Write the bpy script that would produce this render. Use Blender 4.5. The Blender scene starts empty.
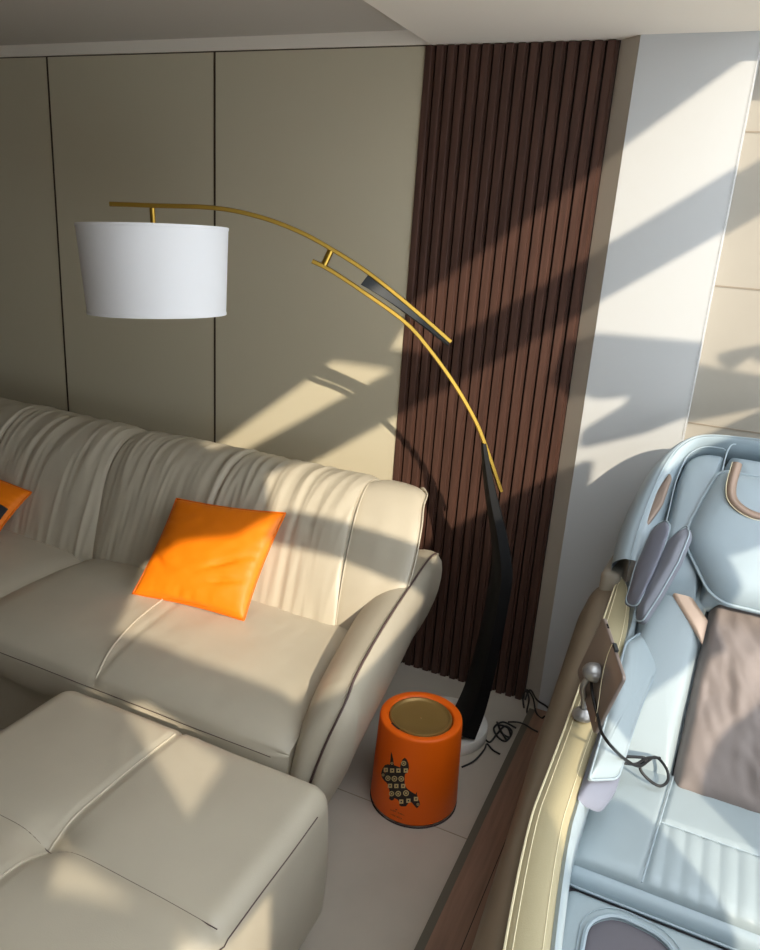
import bpy, bmesh, math, random
from math import sin, cos, pi, sqrt, exp
from mathutils import Vector, Matrix, noise
random.seed(7)
SC = bpy.context.scene
COL = SC.collection

# ------------------------------------------------------------------ camera
F = 760.0
CAM_POS = Vector((0, 0, 1.7))
AX = ((0.90478467, 0.18863002, -0.38181594),      # world x, y, z seen in the camera's right / down / forward
      (0.42058242, -0.25494781, 0.87069629),
      (0.06689632, -0.94837773, -0.31000735))
cam_d = bpy.data.cameras.new('camera')
cam = bpy.data.objects.new('camera', cam_d)
COL.objects.link(cam)
cam_d.sensor_fit = 'HORIZONTAL'
cam_d.sensor_width = 36
cam_d.lens = 36 * F / 760
cam_d.clip_start = 0.02
cam.matrix_world = Matrix(((AX[0][0], -AX[0][1], -AX[0][2], 0), (AX[1][0], -AX[1][1], -AX[1][2], 0),
                           (AX[2][0], -AX[2][1], -AX[2][2], 1.7), (0, 0, 0, 1)))
SC.camera = cam

# ------------------------------------------------------------------ light
SUN_DIR = Vector((-0.87, 1.0, -0.70)).normalized()
sun_d = bpy.data.lights.new('sun', 'SUN')
sun_d.energy = 4.1
sun_d.angle = math.radians(0.42)
sun_d.color = (1.0, 0.88, 0.70)
sun = bpy.data.objects.new('sun', sun_d)
COL.objects.link(sun)
sun.rotation_euler = SUN_DIR.to_track_quat('-Z', 'Y').to_euler()
sun.location = (4, -3, 6)

W = bpy.data.worlds.new('world')
SC.world = W
W.use_nodes = True
bg = W.node_tree.nodes['Background']
bg.inputs['Color'].default_value = (0.86, 0.93, 1.0, 1)
bg.inputs['Strength'].default_value = 3.5

SC.view_settings.view_transform = 'Standard'
SC.view_settings.look = 'None'
SC.view_settings.gamma = 1
SC.view_settings.use_curve_mapping = False
SC.view_settings.exposure = 0.18
SC.cycles.max_bounces = 10
SC.cycles.diffuse_bounces = 6
SC.cycles.sample_clamp_indirect = 6
SC.cycles.caustics_reflective = False
SC.cycles.caustics_refractive = False

# ------------------------------------------------------------------ helpers
def lin(c):
    def f(v):
        v /= 255.0
        return v / 12.92 if v <= 0.04045 else ((v + 0.055) / 1.055) ** 2.4
    return (f(c[0]), f(c[1]), f(c[2]), 1)

def mat(name, rgb, rough=0.5, metal=0.0, bump=0.0, scale=200.0, var=0.0, vscale=6.0, coat=0.0, spec=0.5, stretch=None, sheen=0.0, detail=3):
    m = bpy.data.materials.new(name)
    m.use_nodes = True
    nt = m.node_tree
    p = nt.nodes['Principled BSDF']
    c = lin(rgb)
    p.inputs['Base Color'].default_value = c
    p.inputs['Roughness'].default_value = rough
    p.inputs['Metallic'].default_value = metal
    p.inputs['Specular IOR Level'].default_value = spec
    p.inputs['Coat Weight'].default_value = coat
    p.inputs['Sheen Weight'].default_value = sheen
    tc = nt.nodes.new('ShaderNodeTexCoord')
    src = tc.outputs['Object']
    if stretch:
        mp = nt.nodes.new('ShaderNodeMapping')
        mp.inputs['Scale'].default_value = stretch
        nt.links.new(src, mp.inputs['Vector'])
        src = mp.outputs['Vector']
    if bump:
        n = nt.nodes.new('ShaderNodeTexNoise')
        n.inputs['Scale'].default_value = scale
        n.inputs['Detail'].default_value = detail
        b = nt.nodes.new('ShaderNodeBump')
        b.inputs['Strength'].default_value = bump
        b.inputs['Distance'].default_value = 0.002
        nt.links.new(src, n.inputs['Vector'])
        nt.links.new(n.outputs['Fac'], b.inputs['Height'])
        nt.links.new(b.outputs['Normal'], p.inputs['Normal'])
    if var:
        n2 = nt.nodes.new('ShaderNodeTexNoise')
        n2.inputs['Scale'].default_value = vscale
        n2.inputs['Detail'].default_value = 6
        nt.links.new(src, n2.inputs['Vector'])
        r = nt.nodes.new('ShaderNodeValToRGB')
        r.color_ramp.elements[0].position = 0.3
        r.color_ramp.elements[1].position = 0.7
        r.color_ramp.elements[0].color = tuple(max(0, v * (1 - var)) for v in c[:3]) + (1,)
        r.color_ramp.elements[1].color = tuple(min(1, v * (1 + var)) for v in c[:3]) + (1,)
        nt.links.new(n2.outputs['Fac'], r.inputs['Fac'])
        nt.links.new(r.outputs['Color'], p.inputs['Base Color'])
    return m

M = {}
M['panel'] = mat('taupe wall panel', (200, 191, 166), 0.55, bump=0.04, scale=400)
M['far'] = mat('dark taupe wall', (76, 70, 60), 0.7)
M['seam'] = mat('dark panel joint', (70, 58, 44), 0.4, 0.3)
M['white'] = mat('white wall paint', (190, 191, 190), 0.7, bump=0.05, scale=300)
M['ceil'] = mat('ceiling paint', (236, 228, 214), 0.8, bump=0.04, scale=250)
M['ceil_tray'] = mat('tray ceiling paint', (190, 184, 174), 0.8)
M['trimgrey'] = mat('grey edge trim', (188, 180, 168), 0.5)
M['tile'] = mat('beige stone wall tile', (160, 153, 141), 0.3, var=0.05, vscale=2.5)
M['grout'] = mat('grout', (140, 128, 112), 0.8)
M['slat'] = mat('walnut slat', (74, 50, 41), 0.5, bump=0.15, scale=60, var=0.25, vscale=14, stretch=(6, 6, 0.35), spec=0.4)
M['slatgap'] = mat('dark slat backing', (12, 9, 8), 0.7)
M['floor'] = mat('warm grey floor tile', (180, 170, 156), 0.32, var=0.1, vscale=3)
M['wood'] = mat('brown wood platform', (134, 104, 86), 0.4, bump=0.1, scale=40, var=0.22, vscale=7, stretch=(9, 0.5, 9))
M['wood_edge'] = mat('grey platform edge', (92, 86, 74), 0.5)
M['leather'] = mat('taupe leather', (186, 177, 158), 0.42, bump=0.12, scale=420, var=0.03, vscale=8, spec=0.45)
M['leather_pipe'] = mat('taupe leather welt', (200, 190, 170), 0.45)
M['thread'] = mat('dark seam thread', (84, 66, 62), 0.6)
M['orange'] = mat('orange faux leather', (244, 128, 8), 0.5, bump=0.1, scale=350, spec=0.4)
M['orange_edge'] = mat('orange welt', (232, 112, 8), 0.45)
M['dark'] = mat('black webbing', (38, 36, 40), 0.6)
M['brass'] = mat('brushed brass', (176, 142, 62), 0.32, 1.0)
M['black'] = mat('black lacquer', (11, 11, 12), 0.6, spec=0.25)
M['fin'] = mat('dark grey lacquer', (32, 36, 38), 0.6)
M['pad_dark'] = mat('grey air bag fabric', (112, 114, 122), 0.6, bump=0.2, scale=700)
M['shade'] = mat('white linen shade', (230, 230, 231), 0.85, bump=0.2, scale=900)
M['marble'] = mat('white marble', (226, 222, 214), 0.25, var=0.12, vscale=9)
M['bin'] = mat('orange bin', (246, 104, 10), 0.45, bump=0.05, scale=500, spec=0.35)
M['bronze'] = mat('bronze swing lid', (150, 120, 66), 0.4, 0.4)
M['bronze_rim'] = mat('bronze lid rim', (170, 132, 66), 0.3, 0.9)
M['print'] = mat('dark brown print', (36, 22, 20), 0.6)
M['cream'] = mat('cream print', (208, 184, 130), 0.6)
M['cable'] = mat('black cable', (20, 20, 22), 0.5)
M['beige'] = mat('beige arm leather', (172, 161, 128), 0.42, bump=0.1, scale=420)
M['shell'] = mat('taupe shell leather', (118, 104, 86), 0.5, bump=0.08, scale=420)
M['cover'] = mat('grey beige leather', (150, 141, 126), 0.5, bump=0.08, scale=420)
M['cuff'] = mat('cream welt', (236, 226, 190), 0.5)
M['blue'] = mat('ice blue leather', (154, 168, 175), 0.38, bump=0.1, scale=420, spec=0.5)
M['blue2'] = mat('silver blue leather', (156, 168, 172), 0.38, bump=0.1, scale=420, spec=0.5)
M['bluepipe'] = mat('pale blue welt', (158, 172, 179), 0.4)
M['padgrey'] = mat('lavender grey fabric', (122, 125, 138), 0.6, bump=0.2, scale=700)
M['knit'] = mat('taupe stretch fabric', (126, 115, 110), 0.65, bump=0.25, scale=900, sheen=0.2)
M['well'] = mat('dark grey calf lining and gap shade', (96, 92, 98), 0.6, bump=0.2, scale=800)
M['rose'] = mat('rose gold trim', (212, 182, 158), 0.4, 0.25)
M['rosedk'] = mat('rose gold stitched band', (152, 130, 114), 0.4, 0.4)
M['silver'] = mat('satin silver metal', (160, 158, 156), 0.32, 0.6)
M['tabback'] = mat('grey bronze tablet shell', (136, 122, 114), 0.35, 0.35)
M['screen'] = mat('black glass', (10, 10, 12), 0.1)
M['speaker'] = mat('bronze speaker grille', (140, 124, 112), 0.4, 0.5, bump=0.4, scale=900)
M['frame'] = mat('pale blocker panel', (210, 208, 202), 0.6)  # colour of the added, unseen sun blockers

def link(name, verts, faces, m, parent=None, smooth=True, fix=True):
    me = bpy.data.meshes.new(name)
    me.from_pydata([tuple(v) for v in verts], [], faces)
    if fix:
        bm = bmesh.new(); bm.from_mesh(me)
        bmesh.ops.remove_doubles(bm, verts=bm.verts, dist=1e-5)
        bmesh.ops.recalc_face_normals(bm, faces=bm.faces)
        bm.to_mesh(me); bm.free()
    me.materials.append(m)
    if smooth:
        me.polygons.foreach_set('use_smooth', [True] * len(me.polygons))
        me.set_sharp_from_angle(angle=math.radians(50))
    o = bpy.data.objects.new(name, me)
    COL.objects.link(o)
    if parent:
        o.parent = parent
        o.matrix_parent_inverse = Matrix.Translation(-parent.location) if parent.type == 'EMPTY' else Matrix()
    return o

class MB:
    """collects shapes into one mesh"""
    def __init__(s): s.v = []; s.f = []
    def add(s, verts, faces):
        k = len(s.v); s.v += [Vector(p) for p in verts]
        s.f += [tuple(i + k for i in f) for f in faces]; return s
    def grid(s, rows, close_u=False, close_v=False, cap=False):
        n = len(rows); m = len(rows[0]); fs = []
        for i in range(n if close_u else n - 1):
            for j in range(m if close_v else m - 1):
                a = i; b = (i + 1) % n; c = j; d = (j + 1) % m
                fs.append((a * m + c, a * m + d, b * m + d, b * m + c))
        if cap:
            fs.append(tuple(range(m))[::-1]); fs.append(tuple((n - 1) * m + j for j in range(m)))
        return s.add([p for r in rows for p in r], fs)
    def tube(s, pts, r, n=8, closed=False):
        pts = [Vector(p) for p in pts]; N = len(pts); rows = []
        up = None
        for i, p in enumerate(pts):
            a = pts[(i - 1) % N] if (closed or i) else p
            b = pts[(i + 1) % N] if (closed or i < N - 1) else p
            t = (b - a).normalized()
            if up is None:
                up = Vector((0, 0, 1)) if abs(t.z) < .9 else Vector((1, 0, 0))
            u = (up - t * up.dot(t))
            if u.length < 1e-6: u = t.orthogonal()
            u.normalize(); w = t.cross(u); up = u
            rr = r(i / max(1, N - 1)) if callable(r) else r
            rows.append([p + (u * cos(2 * pi * k / n) + w * sin(2 * pi * k / n)) * rr for k in range(n)])
        return s.grid(rows, close_u=closed, close_v=True, cap=not closed)
    def box(s, x0, x1, y0, y1, z0, z1):
        v = [(x, y, z) for x in (x0, x1) for y in (y0, y1) for z in (z0, z1)]
        return s.add(v, [(0, 1, 3, 2), (4, 6, 7, 5), (0, 4, 5, 1), (2, 3, 7, 6), (0, 2, 6, 4), (1, 5, 7, 3)])
    def prism(s, poly, fn0, fn1):
        n = len(poly)
        v = [fn0(*p) for p in poly] + [fn1(*p) for p in poly]
        f = [tuple(range(n))[::-1], tuple(range(n, 2 * n))] + [(i, (i + 1) % n, n + (i + 1) % n, n + i) for i in range(n)]
        return s.add(v, f)
    def lathe(s, prof, cx, cy, n=48):
        rows = [[(cx + r * cos(2 * pi * k / n), cy + r * sin(2 * pi * k / n), z) for k in range(n)] for r, z in prof]
        return s.grid(rows, close_v=True)
    def rbox(s, x0, x1, y0, y1, z0, z1, r, n=10, fn=None, fine=6):
        """rounded box; fn moves each point"""
        c = Vector(((x0 + x1) / 2, (y0 + y1) / 2, (z0 + z1) / 2)); h = Vector(((x1 - x0) / 2, (y1 - y0) / 2, (z1 - z0) / 2))
        def axis(hh):
            k = min(r, hh)
            a = [-hh + k * (1 - cos(i / fine * pi / 2)) for i in range(fine + 1)]
            mid = [-(hh - k) + 2 * (hh - k) * i / n for i in range(1, n)] if hh > k + 1e-6 else []
            return a + mid + [-q for q in a[::-1]]
        A = [axis(h[i]) for i in range(3)]
        def put(p):
            p = Vector(p); q = Vector([max(-(h[i] - min(r, h[i])), min(h[i] - min(r, h[i]), p[i])) for i in range(3)])
            d = p - q
            if d.length > 1e-9: d = d.normalized() * min(r, d.length * 10) if d.length > 1e-9 else d
            e = q + d
            e += c
            return fn(e) if fn else e
        for ax in range(3):
            o = [i for i in range(3) if i != ax]
            for sg in (-1, 1):
                rows = []
                for a in A[o[0]]:
                    row = []
                    for b in A[o[1]]:
                        p = [0, 0, 0]; p[ax] = sg * h[ax]; p[o[0]] = a; p[o[1]] = b
                        row.append(put(p))
                    rows.append(row)
                s.grid(rows)
        return s
    def build(s, name, m, parent=None, smooth=True):
        return link(name, s.v, s.f, m, parent, smooth)

def thing(name, label, cat, loc=(0, 0, 0), group=None):
    o = bpy.data.objects.new(name, None); COL.objects.link(o)
    o.location = loc; o.empty_display_size = .05
    o['label'] = label; o['category'] = cat
    if group: o['group'] = group
    return o
def tag(o, label, cat, group=None):
    o['label'] = label; o['category'] = cat
    if group: o['group'] = group
    return o
def struct(name, mb, m, smooth=False):
    o = mb.build(name, m, None, smooth); o['kind'] = 'structure'; return o

def crv(pts, n=60):
    """smooth curve through control points (any dimension)"""
    P = [Vector(p) for p in pts]; out = []; k = len(P) - 1
    for i in range(n + 1):
        t = i / n * k; j = min(int(t), k - 1); u = t - j
        p0 = P[max(j - 1, 0)]; p1 = P[j]; p2 = P[j + 1]; p3 = P[min(j + 2, k)]
        out.append(.5 * ((2 * p1) + (p2 - p0) * u + (2 * p0 - 5 * p1 + 4 * p2 - p3) * u * u + (3 * p1 - p0 - 3 * p2 + p3) * u ** 3))
    return out
def rounded(poly, r, n=6):
    """polygon with rounded corners; r one radius or one each"""
    P = [Vector(p) for p in poly]; N = len(P); out = []
    for i in range(N):
        a, b, c = P[i - 1], P[i], P[(i + 1) % N]
        rr = r[i] if isinstance(r, (list, tuple)) else r
        d1 = (a - b); d2 = (c - b)
        k = min(rr, d1.length * .48, d2.length * .48)
        s = b + d1.normalized() * k; e = b + d2.normalized() * k
        for j in range(n + 1):
            t = j / n
            out.append(s * (1 - t) ** 2 + b * 2 * t * (1 - t) + e * t * t)
    return out
def dense(poly, step):
    out = []; N = len(poly)
    for i in range(N):
        a, b = poly[i], poly[(i + 1) % N]
        k = max(1, int((b - a).length / step))
        out += [a.lerp(b, j / k) for j in range(k)]
    return out
def nz(x, y, z=0): return noise.noise(Vector((x, y, z)))

def at(px, py, axis, val):
    """point of the place seen at a photo pixel, on the plane axis = val"""
    d = Vector([AX[i][0] * (px - 380) + AX[i][1] * (py - 475) + AX[i][2] * F for i in range(3)])
    t = (val - CAM_POS[axis]) / d[axis]
    return CAM_POS + d * t

# ------------------------------------------------------------------ the room
YW = 2.57
# floor tiles
fl = MB(); fl.box(-4.6, 1.6, -3.0, 2.75, -0.08, 0)
struct('floor', fl, M['floor'])
g = MB()
for y in (1.79, 0.99, 0.19, -0.61, -1.41): g.box(-4.6, -0.41, y - .0015, y + .0015, -0.001, 0.0006)
for x in (-2.6, -1.8, -3.4, -1.0): g.box(x - .0015, x + .0015, -3, 2.55, -0.001, 0.0006)
struct('floor_grout_lines', g, M['grout'])
# taupe panel wall and its dark joints
w = MB(); w.box(-4.6, -1.07, YW, YW + .1, 0, 2.27); struct('wall_back', w, M['panel'])
j = MB()
for x in (-1.907, -2.743, -3.58, -4.42):
    j.box(x - .0042, x + .0042, YW - .0015, YW + .004, 0, 2.27)
j.box(-4.6, -1.06, YW - .001, YW + .004, 2.266, 2.27)
struct('trim_1', j, M['seam'])
cw = MB(); cw.box(-4.6, -1.05, YW - .012, YW + .1, 2.27, 2.36); struct('trim_2', cw, M['ceil'])
# walnut slat wall
sl = MB(); sl.box(-1.08, -0.42, YW + .012, YW + .1, 0, 2.27); struct('wall_slat_backing', sl, M['slatgap'])
sl = MB(); n = 16; x0, x1 = -1.075, -0.455; pt = (x1 - x0) / n
for i in range(n):
    a = x0 + i * pt
    poly = [(a + .0020, YW + .02), (a + .004, YW - .004), (a + .006, YW - .006), (a + pt * .66, YW - .006), (a + pt * .70, YW - .003),
            (a + pt * .74, YW + .004), (a + pt * .92, YW + .004), (a + pt * .95, YW + .02)]
    sl.prism(poly, lambda x, y: (x, y, 0.0), lambda x, y: (x, y, 2.268))
struct('wall_slats', sl, M['slat'])
# white wall with splayed edge
wh = MB()
wh.prism([(-0.392, YW - .045), (-0.072, YW - .045), (-0.072, YW + .16), (-0.392, YW + .16)], lambda x, y: (x, y, 0), lambda x, y: (x, y, 2.27))
struct('wall_white', wh, M['white'])
ch = MB()
ch.prism([(-0.455, YW + .01), (-0.3925, YW - .0445), (-0.3925, YW + .1), (-0.455, YW + .1)], lambda x, y: (x, y, 0), lambda x, y: (x, y, 2.27))
struct('trim_3', ch, M['trimgrey'])
ed = MB(); ed.box(-0.0755, -0.0715, YW - .0462, YW + .06, 0, 2.27); struct('trim_4', ed, M['white'])
# stone tile wall of the sun room
ti = MB(); ti.box(-0.072, 1.7, YW + .07, YW + .2, 0, 3.8); struct('wall_tiled', ti, M['tile'])
g = MB()
for p in ((755, 132), (740, 288), (725, 428)):
    z = at(p[0], p[1], 1, YW + .07).z
    g.box(-0.07, 1.7, YW + .068, YW + .075, z - .0022, z + .0022)
for x in (0.75,): g.box(x - .0022, x + .0022, YW + .068, YW + .075, 0, 3.8)
struct('wall_tile_joints', g, M['grout'])
# ceilings: low slab over the sofa with a shallow tray, taller sun room to the right
c = MB(); c.box(-1.055, -0.068, -3.0, YW + .2, 2.27, 2.5); struct('ceiling', c, M['ceil'])
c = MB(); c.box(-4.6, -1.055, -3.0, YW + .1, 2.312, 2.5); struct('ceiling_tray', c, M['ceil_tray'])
c = MB(); c.box(-0.2, -0.068, -3.0, YW + .2, 2.5, 3.85); struct('wall_bulkhead', c, M['white'])
c = MB()
for y in (-3.0, -1.6, -.2, 1.2): c.box(-0.2, 1.7, y, y + .09, 3.72, 3.82)
c.box(-0.2, 1.7, 2.3, YW + .2, 3.72, 3.82)
struct('ceiling_sunroom_beams', c, M['white'])
c = MB(); c.box(-0.068, 1.6, 2.30, YW + .2, 2.355, 3.76); struct('ceiling_soffit', c, M['white'])
w = MB(); w.box(-4.7, -4.6, -3.0, YW + .1, 0, 2.5); struct('wall_left', w, M['far'])
w = MB(); w.box(-4.7, 1.7, -3.1, -3.0, 0, 3.85); struct('wall_front', w, M['far'])
# sun room's open side: unseen panels added to cut the sun into patches
WHITE_SHADE = [(.16, 3.07), (.26, 3.01), (.612, 2.772), (.93, 2.535), (.93, 2.44), (.606, 2.552), (.568, 2.568), (.432, 2.587), (.236, 2.647), (.243, 2.70), (.385, 2.712), (.385, 2.74), (.255, 2.80), (.12, 2.95)]
TILE_SHADE = [(0.771, 2.697), (0.827, 2.68), (0.91, 2.646), (0.952, 2.615), (0.971, 2.524), (0.924, 2.576), (0.874, 2.627), (0.842, 2.646), (0.804, 2.633), (0.78, 2.666)]  # blocker outline shaped for the curved shade on the tile wall
B = [
    [(.95, 3.095), (.95, 3.25), (-.20, 3.335), (-1.7, 3.52), (-1.7, 3.30), (-.20, 3.175)],
    WHITE_SHADE, TILE_SHADE,
    [(-1.02, 3.70), (-.838, 3.584), (-.487, 3.338), (-.45, 3.39), (-.588, 3.49), (-.50, 3.566), (-.60, 3.70)],
    [(-.03, 1.2), (-.03, 1.66), (-.02, 1.71), (.10, 1.765), (.45, 1.79), (1.6, 1.8), (1.6, 1.2)],
    [(-.29, 1.2), (-.29, 1.60), (-.30, 1.70), (-.31, 1.77), (-.35, 1.827), (-.45, 1.877), (-.80, 1.97), (-.85, 1.2)],
    [(.27, 2.45), (1.2, 2.40), (1.2, 2.10), (.5, 2.14), (.25, 2.185)],
    [(.27, 2.58), (-.30, 2.58), (-.55, 2.41), (-.85, 2.42), (-1.33, 2.46), (-1.33, 2.20), (-1.0, 1.98), (-.80, 1.99), (-.76, 2.06), (-.36, 2.06), (-.30, 1.95), (.20, 1.95), (.27, 2.1)],
    [(-1.25, 3.06), (-1.178, 3.058), (-.904, 2.872), (-.692, 2.712), (-.42, 2.52), (-.55, 2.44), (-.763, 2.595), (-.97, 2.767), (-1.196, 2.92), (-1.32, 3.00)],
    [(-1.30, 3.36), (-1.30, 3.09), (-1.50, 3.10), (-1.75, 3.20), (-1.95, 3.20), (-2.06, 3.02), (-2.9, 3.1), (-2.9, 3.75), (-1.75, 3.75), (-1.50, 3.46)],
    # lower left, its upper rim gives the shade along the seat's front
    [(-1.33, 2.46), (-1.38, 2.52), (-1.51, 2.62), (-1.75, 2.79), (-1.88, 2.89), (-2.10, 3.03), (-2.35, 3.02), (-2.02, 2.77), (-1.924, 2.739), (-1.615, 2.463), (-1.50, 2.36)],
    [(-2.02, 2.78), (-1.778, 2.444), (-1.615, 2.47), (-1.33, 2.47), (-1.33, 2.2), (-1.52, 2.215), (-1.713, 2.227), (-1.95, 2.42), (-2.20, 2.62), (-2.35, 2.95)],
    [(-1.34, 2.22), (-1.53, 2.21), (-1.53, 1.98), (-1.72, 1.9), (-1.86, 2.36), (-2.10, 2.50), (-2.3, 2.60), (-2.9, 2.7), (-2.9, 1.0), (-.75, 1.0), (-.75, 1.75), (-1.0, 1.85), (-1.19, 1.76), (-1.22, 1.80), (-1.06, 1.88), (-1.0, 1.98)],
    [(-2.25, 2.62), (-2.9, 2.7), (-2.9, 3.12), (-2.1, 3.06)],
]
XS = 1.6
s_ = MB()
for poly in B:
    s_.prism(poly, lambda y, z: (XS, y, z), lambda y, z: (XS + .03, y, z))
s_.box(XS, XS + .08, -3.0, -2.25, 0, 3.8); s_.box(XS, XS + .08, 2.5, 2.8, 0, 3.8)
s_.box(XS, XS + .08, -3.0, 2.7, 3.64, 3.8)
struct('sun_blockers', s_, M['frame'])  # added out of view, outlines shaped by the shade they cast
# wooden platform under the massage chair
p = MB(); p.box(-0.388, 1.58, -1.2, 2.47, 0, .05)
struct('floor_platform', p, M['wood'])
p = MB(); p.box(-0.412, -0.388, -1.2, 2.47, 0, .042); struct('trim_5', p, M['wood_edge'])
p = MB()
p.box(-0.31, -0.308, -1.2, 2.47, .0496, .0503)
struct('floor_platform_joint', p, M['slatgap'])

# ------------------------------------------------------------------ sofa
sofa = thing('sofa', 'long taupe leather sofa with pleated back along the panelled wall', 'sofa', (-2.0, 1.9, 0))
bs = MB(); bs.rbox(-3.9, -0.93, 1.48, 2.44, 0.05, 0.36, .03, 8); bs.build('base', M['leather'], sofa)

def back_part(name, xa, xb, seams=(), ripple=1.0, n_x=None, flat_end=False):
    prof = crv([(1.93, .40), (1.955, .47), (2.005, .58), (2.075, .705), (2.15, .793), (2.235, .843), (2.33, .846), (2.405, .805), (2.435, .70), (2.44, .5), (2.44, .2)], 64)
    n_x = n_x or max(14, int((xb - xa) * 190))
    rows = []
    for i in range(n_x + 1):
        u = i / n_x
        row = []
        for k, q in enumerate(prof):
            q0 = prof[max(k - 1, 0)]; q1 = prof[min(k + 1, len(prof) - 1)]
            t = (q1 - q0); nrm = Vector((-t.y, t.x)); nrm.normalize()
            if nrm.x > 0 and k < 20: nrm = -nrm
            v = k / (len(prof) - 1)
            x = xa + (xb - xa) * u
            x += -.07 * min(1, max(0, (q.y - .45) / .41)) * (1 if k < 40 else 1)
            d = 0
            # puff between ends
            e = min(u, 1 - u) * (xb - xa)
            er = (1 - u) * (xb - xa); d += .022 * (1 - exp(-e / .035)) - .012 if not (flat_end and er < .12) else .010 - .010 * exp(-er / .012)
            for sx in seams:
                dx = x - sx
                d -= .010 * exp(-(dx / .008) ** 2)
                d += .004 * exp(-((abs(dx) - .02) / .012) ** 2)
            if ripple:
                warp = .05 * nz(x * 3.1, v * 3.0, 3.3)
                a = 1 - abs(nz((x + warp) * 15, v * 2.2, 1.7)) * 2.2
                b2 = 1 - abs(nz((x + warp * .7) * 27 + 7, v * 3.3, 5.1)) * 2.2
                fade = min(1, max(0.0, 1.15 - abs(v - .32) * 2.0))
                mid = .55 + .45 * min(1, abs(v - .26) * 4)
                d += ripple * fade * mid * (.0075 * a + .0042 * b2)
            else:
                d += .004 * nz(x * 5, v * 4, 2)
            row.append((x, q.x + nrm.x * d, q.y + nrm.y * d))
        rows.append(row)
    mb = MB(); mb.grid(rows)
    mb.add(rows[0], [tuple(range(len(rows[0])))]); mb.add(rows[-1], [tuple(range(len(rows[-1])))])
    return mb.build(name, M['leather'], sofa)
back_part('back_cushion', -3.90, -2.012, (-2.64, -3.2))
back_part('back_cushion', -2.012, -.972, (-1.55,), flat_end=True)
def back_welt(x, nm='welt', r=.0035, lift=.008, x2=None):
    prof = crv([(1.955, .47), (2.005, .58), (2.075, .705), (2.15, .793), (2.235, .843), (2.33, .846)], 30)
    pts = []
    for k, q in enumerate(prof):
        q0 = prof[max(k - 1, 0)]; q1 = prof[min(k + 1, len(prof) - 1)]
        t = (q1 - q0).normalized()
        xx = x + ((x2 or x) - x) * k / 30
        pts.append((xx, q.x - t.y * lift, q.y + t.x * lift))
    MB().tube(pts, r, 6).build(nm, M['leather_pipe'], sofa)
back_welt(-.972, lift=.006, x2=-1.042, r=.002)
# right end of the back: a smooth flared panel with a welted outer edge
END = crv([(-.80, 1.925, .42), (-.785, 1.985, .52), (-.775, 2.075, .66), (-.792, 2.165, .770), (-.816, 2.235, .825), (-.828, 2.290, .850), (-.868, 2.34, .846), (-.905, 2.40, .80), (-.925, 2.43, .68), (-.93, 2.44, .45)], 48)
BEG = crv([(-.972, 1.93, .40), (-.977, 1.962, .48), (-.996, 2.035, .62), (-1.02, 2.13, .755), (-1.042, 2.235, .843), (-1.042, 2.33, .846), (-1.042, 2.405, .805), (-1.042, 2.435, .68), (-1.042, 2.44, .45)], 48)
rows = []
for k, (a, b) in enumerate(zip(BEG, END)):
    a0, a1 = BEG[max(k - 1, 0)], BEG[min(k + 1, 48)]
    t = (a1 - a0).normalized(); nn = Vector((0, -t.z, t.y))
    row = []
    for q in range(19):
        u = q / 18
        d = .012 * sin(pi * u) ** .7 - .004 * exp(-((1 - u) / .06) ** 2)
        d += .004 * nz(u * 3, k * .12, 6)
        row.append(a.lerp(b, u) + nn * d)
    back = Vector((b.x - .14, 2.44, min(b.z, .84) * .96))
    for q in range(1, 7):
        row.append(b.lerp(back, q / 6) + Vector((.006, 0, 0)) * sin(pi * q / 6))
    rows.append(row)
MB().grid(rows).build('end_panel', M['leather'], sofa)
MB().tube([p + Vector((.003, -.001, .002)) for p in END[2:36]], lambda t: .003 + .005 * exp(-((t - .88) / .05) ** 2), 8).build('welt', M['leather'], sofa)

def seat_part(xa, xb, seams=(), z=.462, crown=.012, yf=1.385, puffs=None):
    prof = crv([(2.02, z - .012), (1.93, z - .004), (1.80, z + .004), (1.62, z + .004), (1.48, z - .006), (yf + .015, z - .034), (yf, z - .072), (yf + .004, z - .12), (yf + .03, z - .17), (yf + .05, z - .26), (yf + .06, z - .40)], 54)
    n_x = int((xb - xa) * 90); rows = []
    for i in range(n_x + 1):
        u = i / n_x; x = xa + (xb - xa) * u; row = []
        e = min(u, 1 - u) * (xb - xa)
        for k, q in enumerate(prof):
            q0 = prof[max(k - 1, 0)]; q1 = prof[min(k + 1, len(prof) - 1)]
            t = (q1 - q0).normalized(); nrm = Vector((t.y, -t.x))
            if nrm.y < 0 and k < 20: nrm = -nrm
            v = k / 54
            d = .03 * (1 - exp(-e / .05)) - .02
            d += crown * (1 - ((u - .5) * 2) ** 2)
            for sx in seams:
                dx = x - (sx + .10 * max(0, q.x - 1.38) * -1)
                d -= .005 * exp(-(dx / .012) ** 2) * (1 if k < 30 else .3)
            d += .0035 * nz(x * 6, v * 7, 4.4) + .0015 * nz(x * 22, v * 14, 1)
            d += .004 * exp(-((v - .02) / .03) ** 2) * nz(x * 40, 2, 8)
            # welt across the front
            d -= .004 * exp(-((q.y - (z - .046)) / .004) ** 2) * (1 if q.x < 1.45 else 0)
            row.append((x, q.x + nrm.x * d, q.y + nrm.y * d))
        rows.append(row)
    mb = MB(); mb.grid(rows)
    mb.add(rows[0], [tuple(range(len(rows[0])))]); mb.add(rows[-1], [tuple(range(len(rows[-1])))])
    return mb.build('seat_cushion', M['leather'], sofa)
seat_part(-3.9, -2.04, (-2.9,), z=.45)
seat_part(-2.03, -0.815, (-1.435,), z=.46)
# pale welt over the middle of the seat
pts = crv([(-1.545, 1.90, .486), (-1.525, 1.78, .490), (-1.50, 1.62, .490), (-1.465, 1.48, .479), (-1.44, 1.40, .448), (-1.437, 1.376, .415)], 30)
MB().tube(pts, .0032, 6).build('welt', M['leather_pipe'], sofa)
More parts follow.
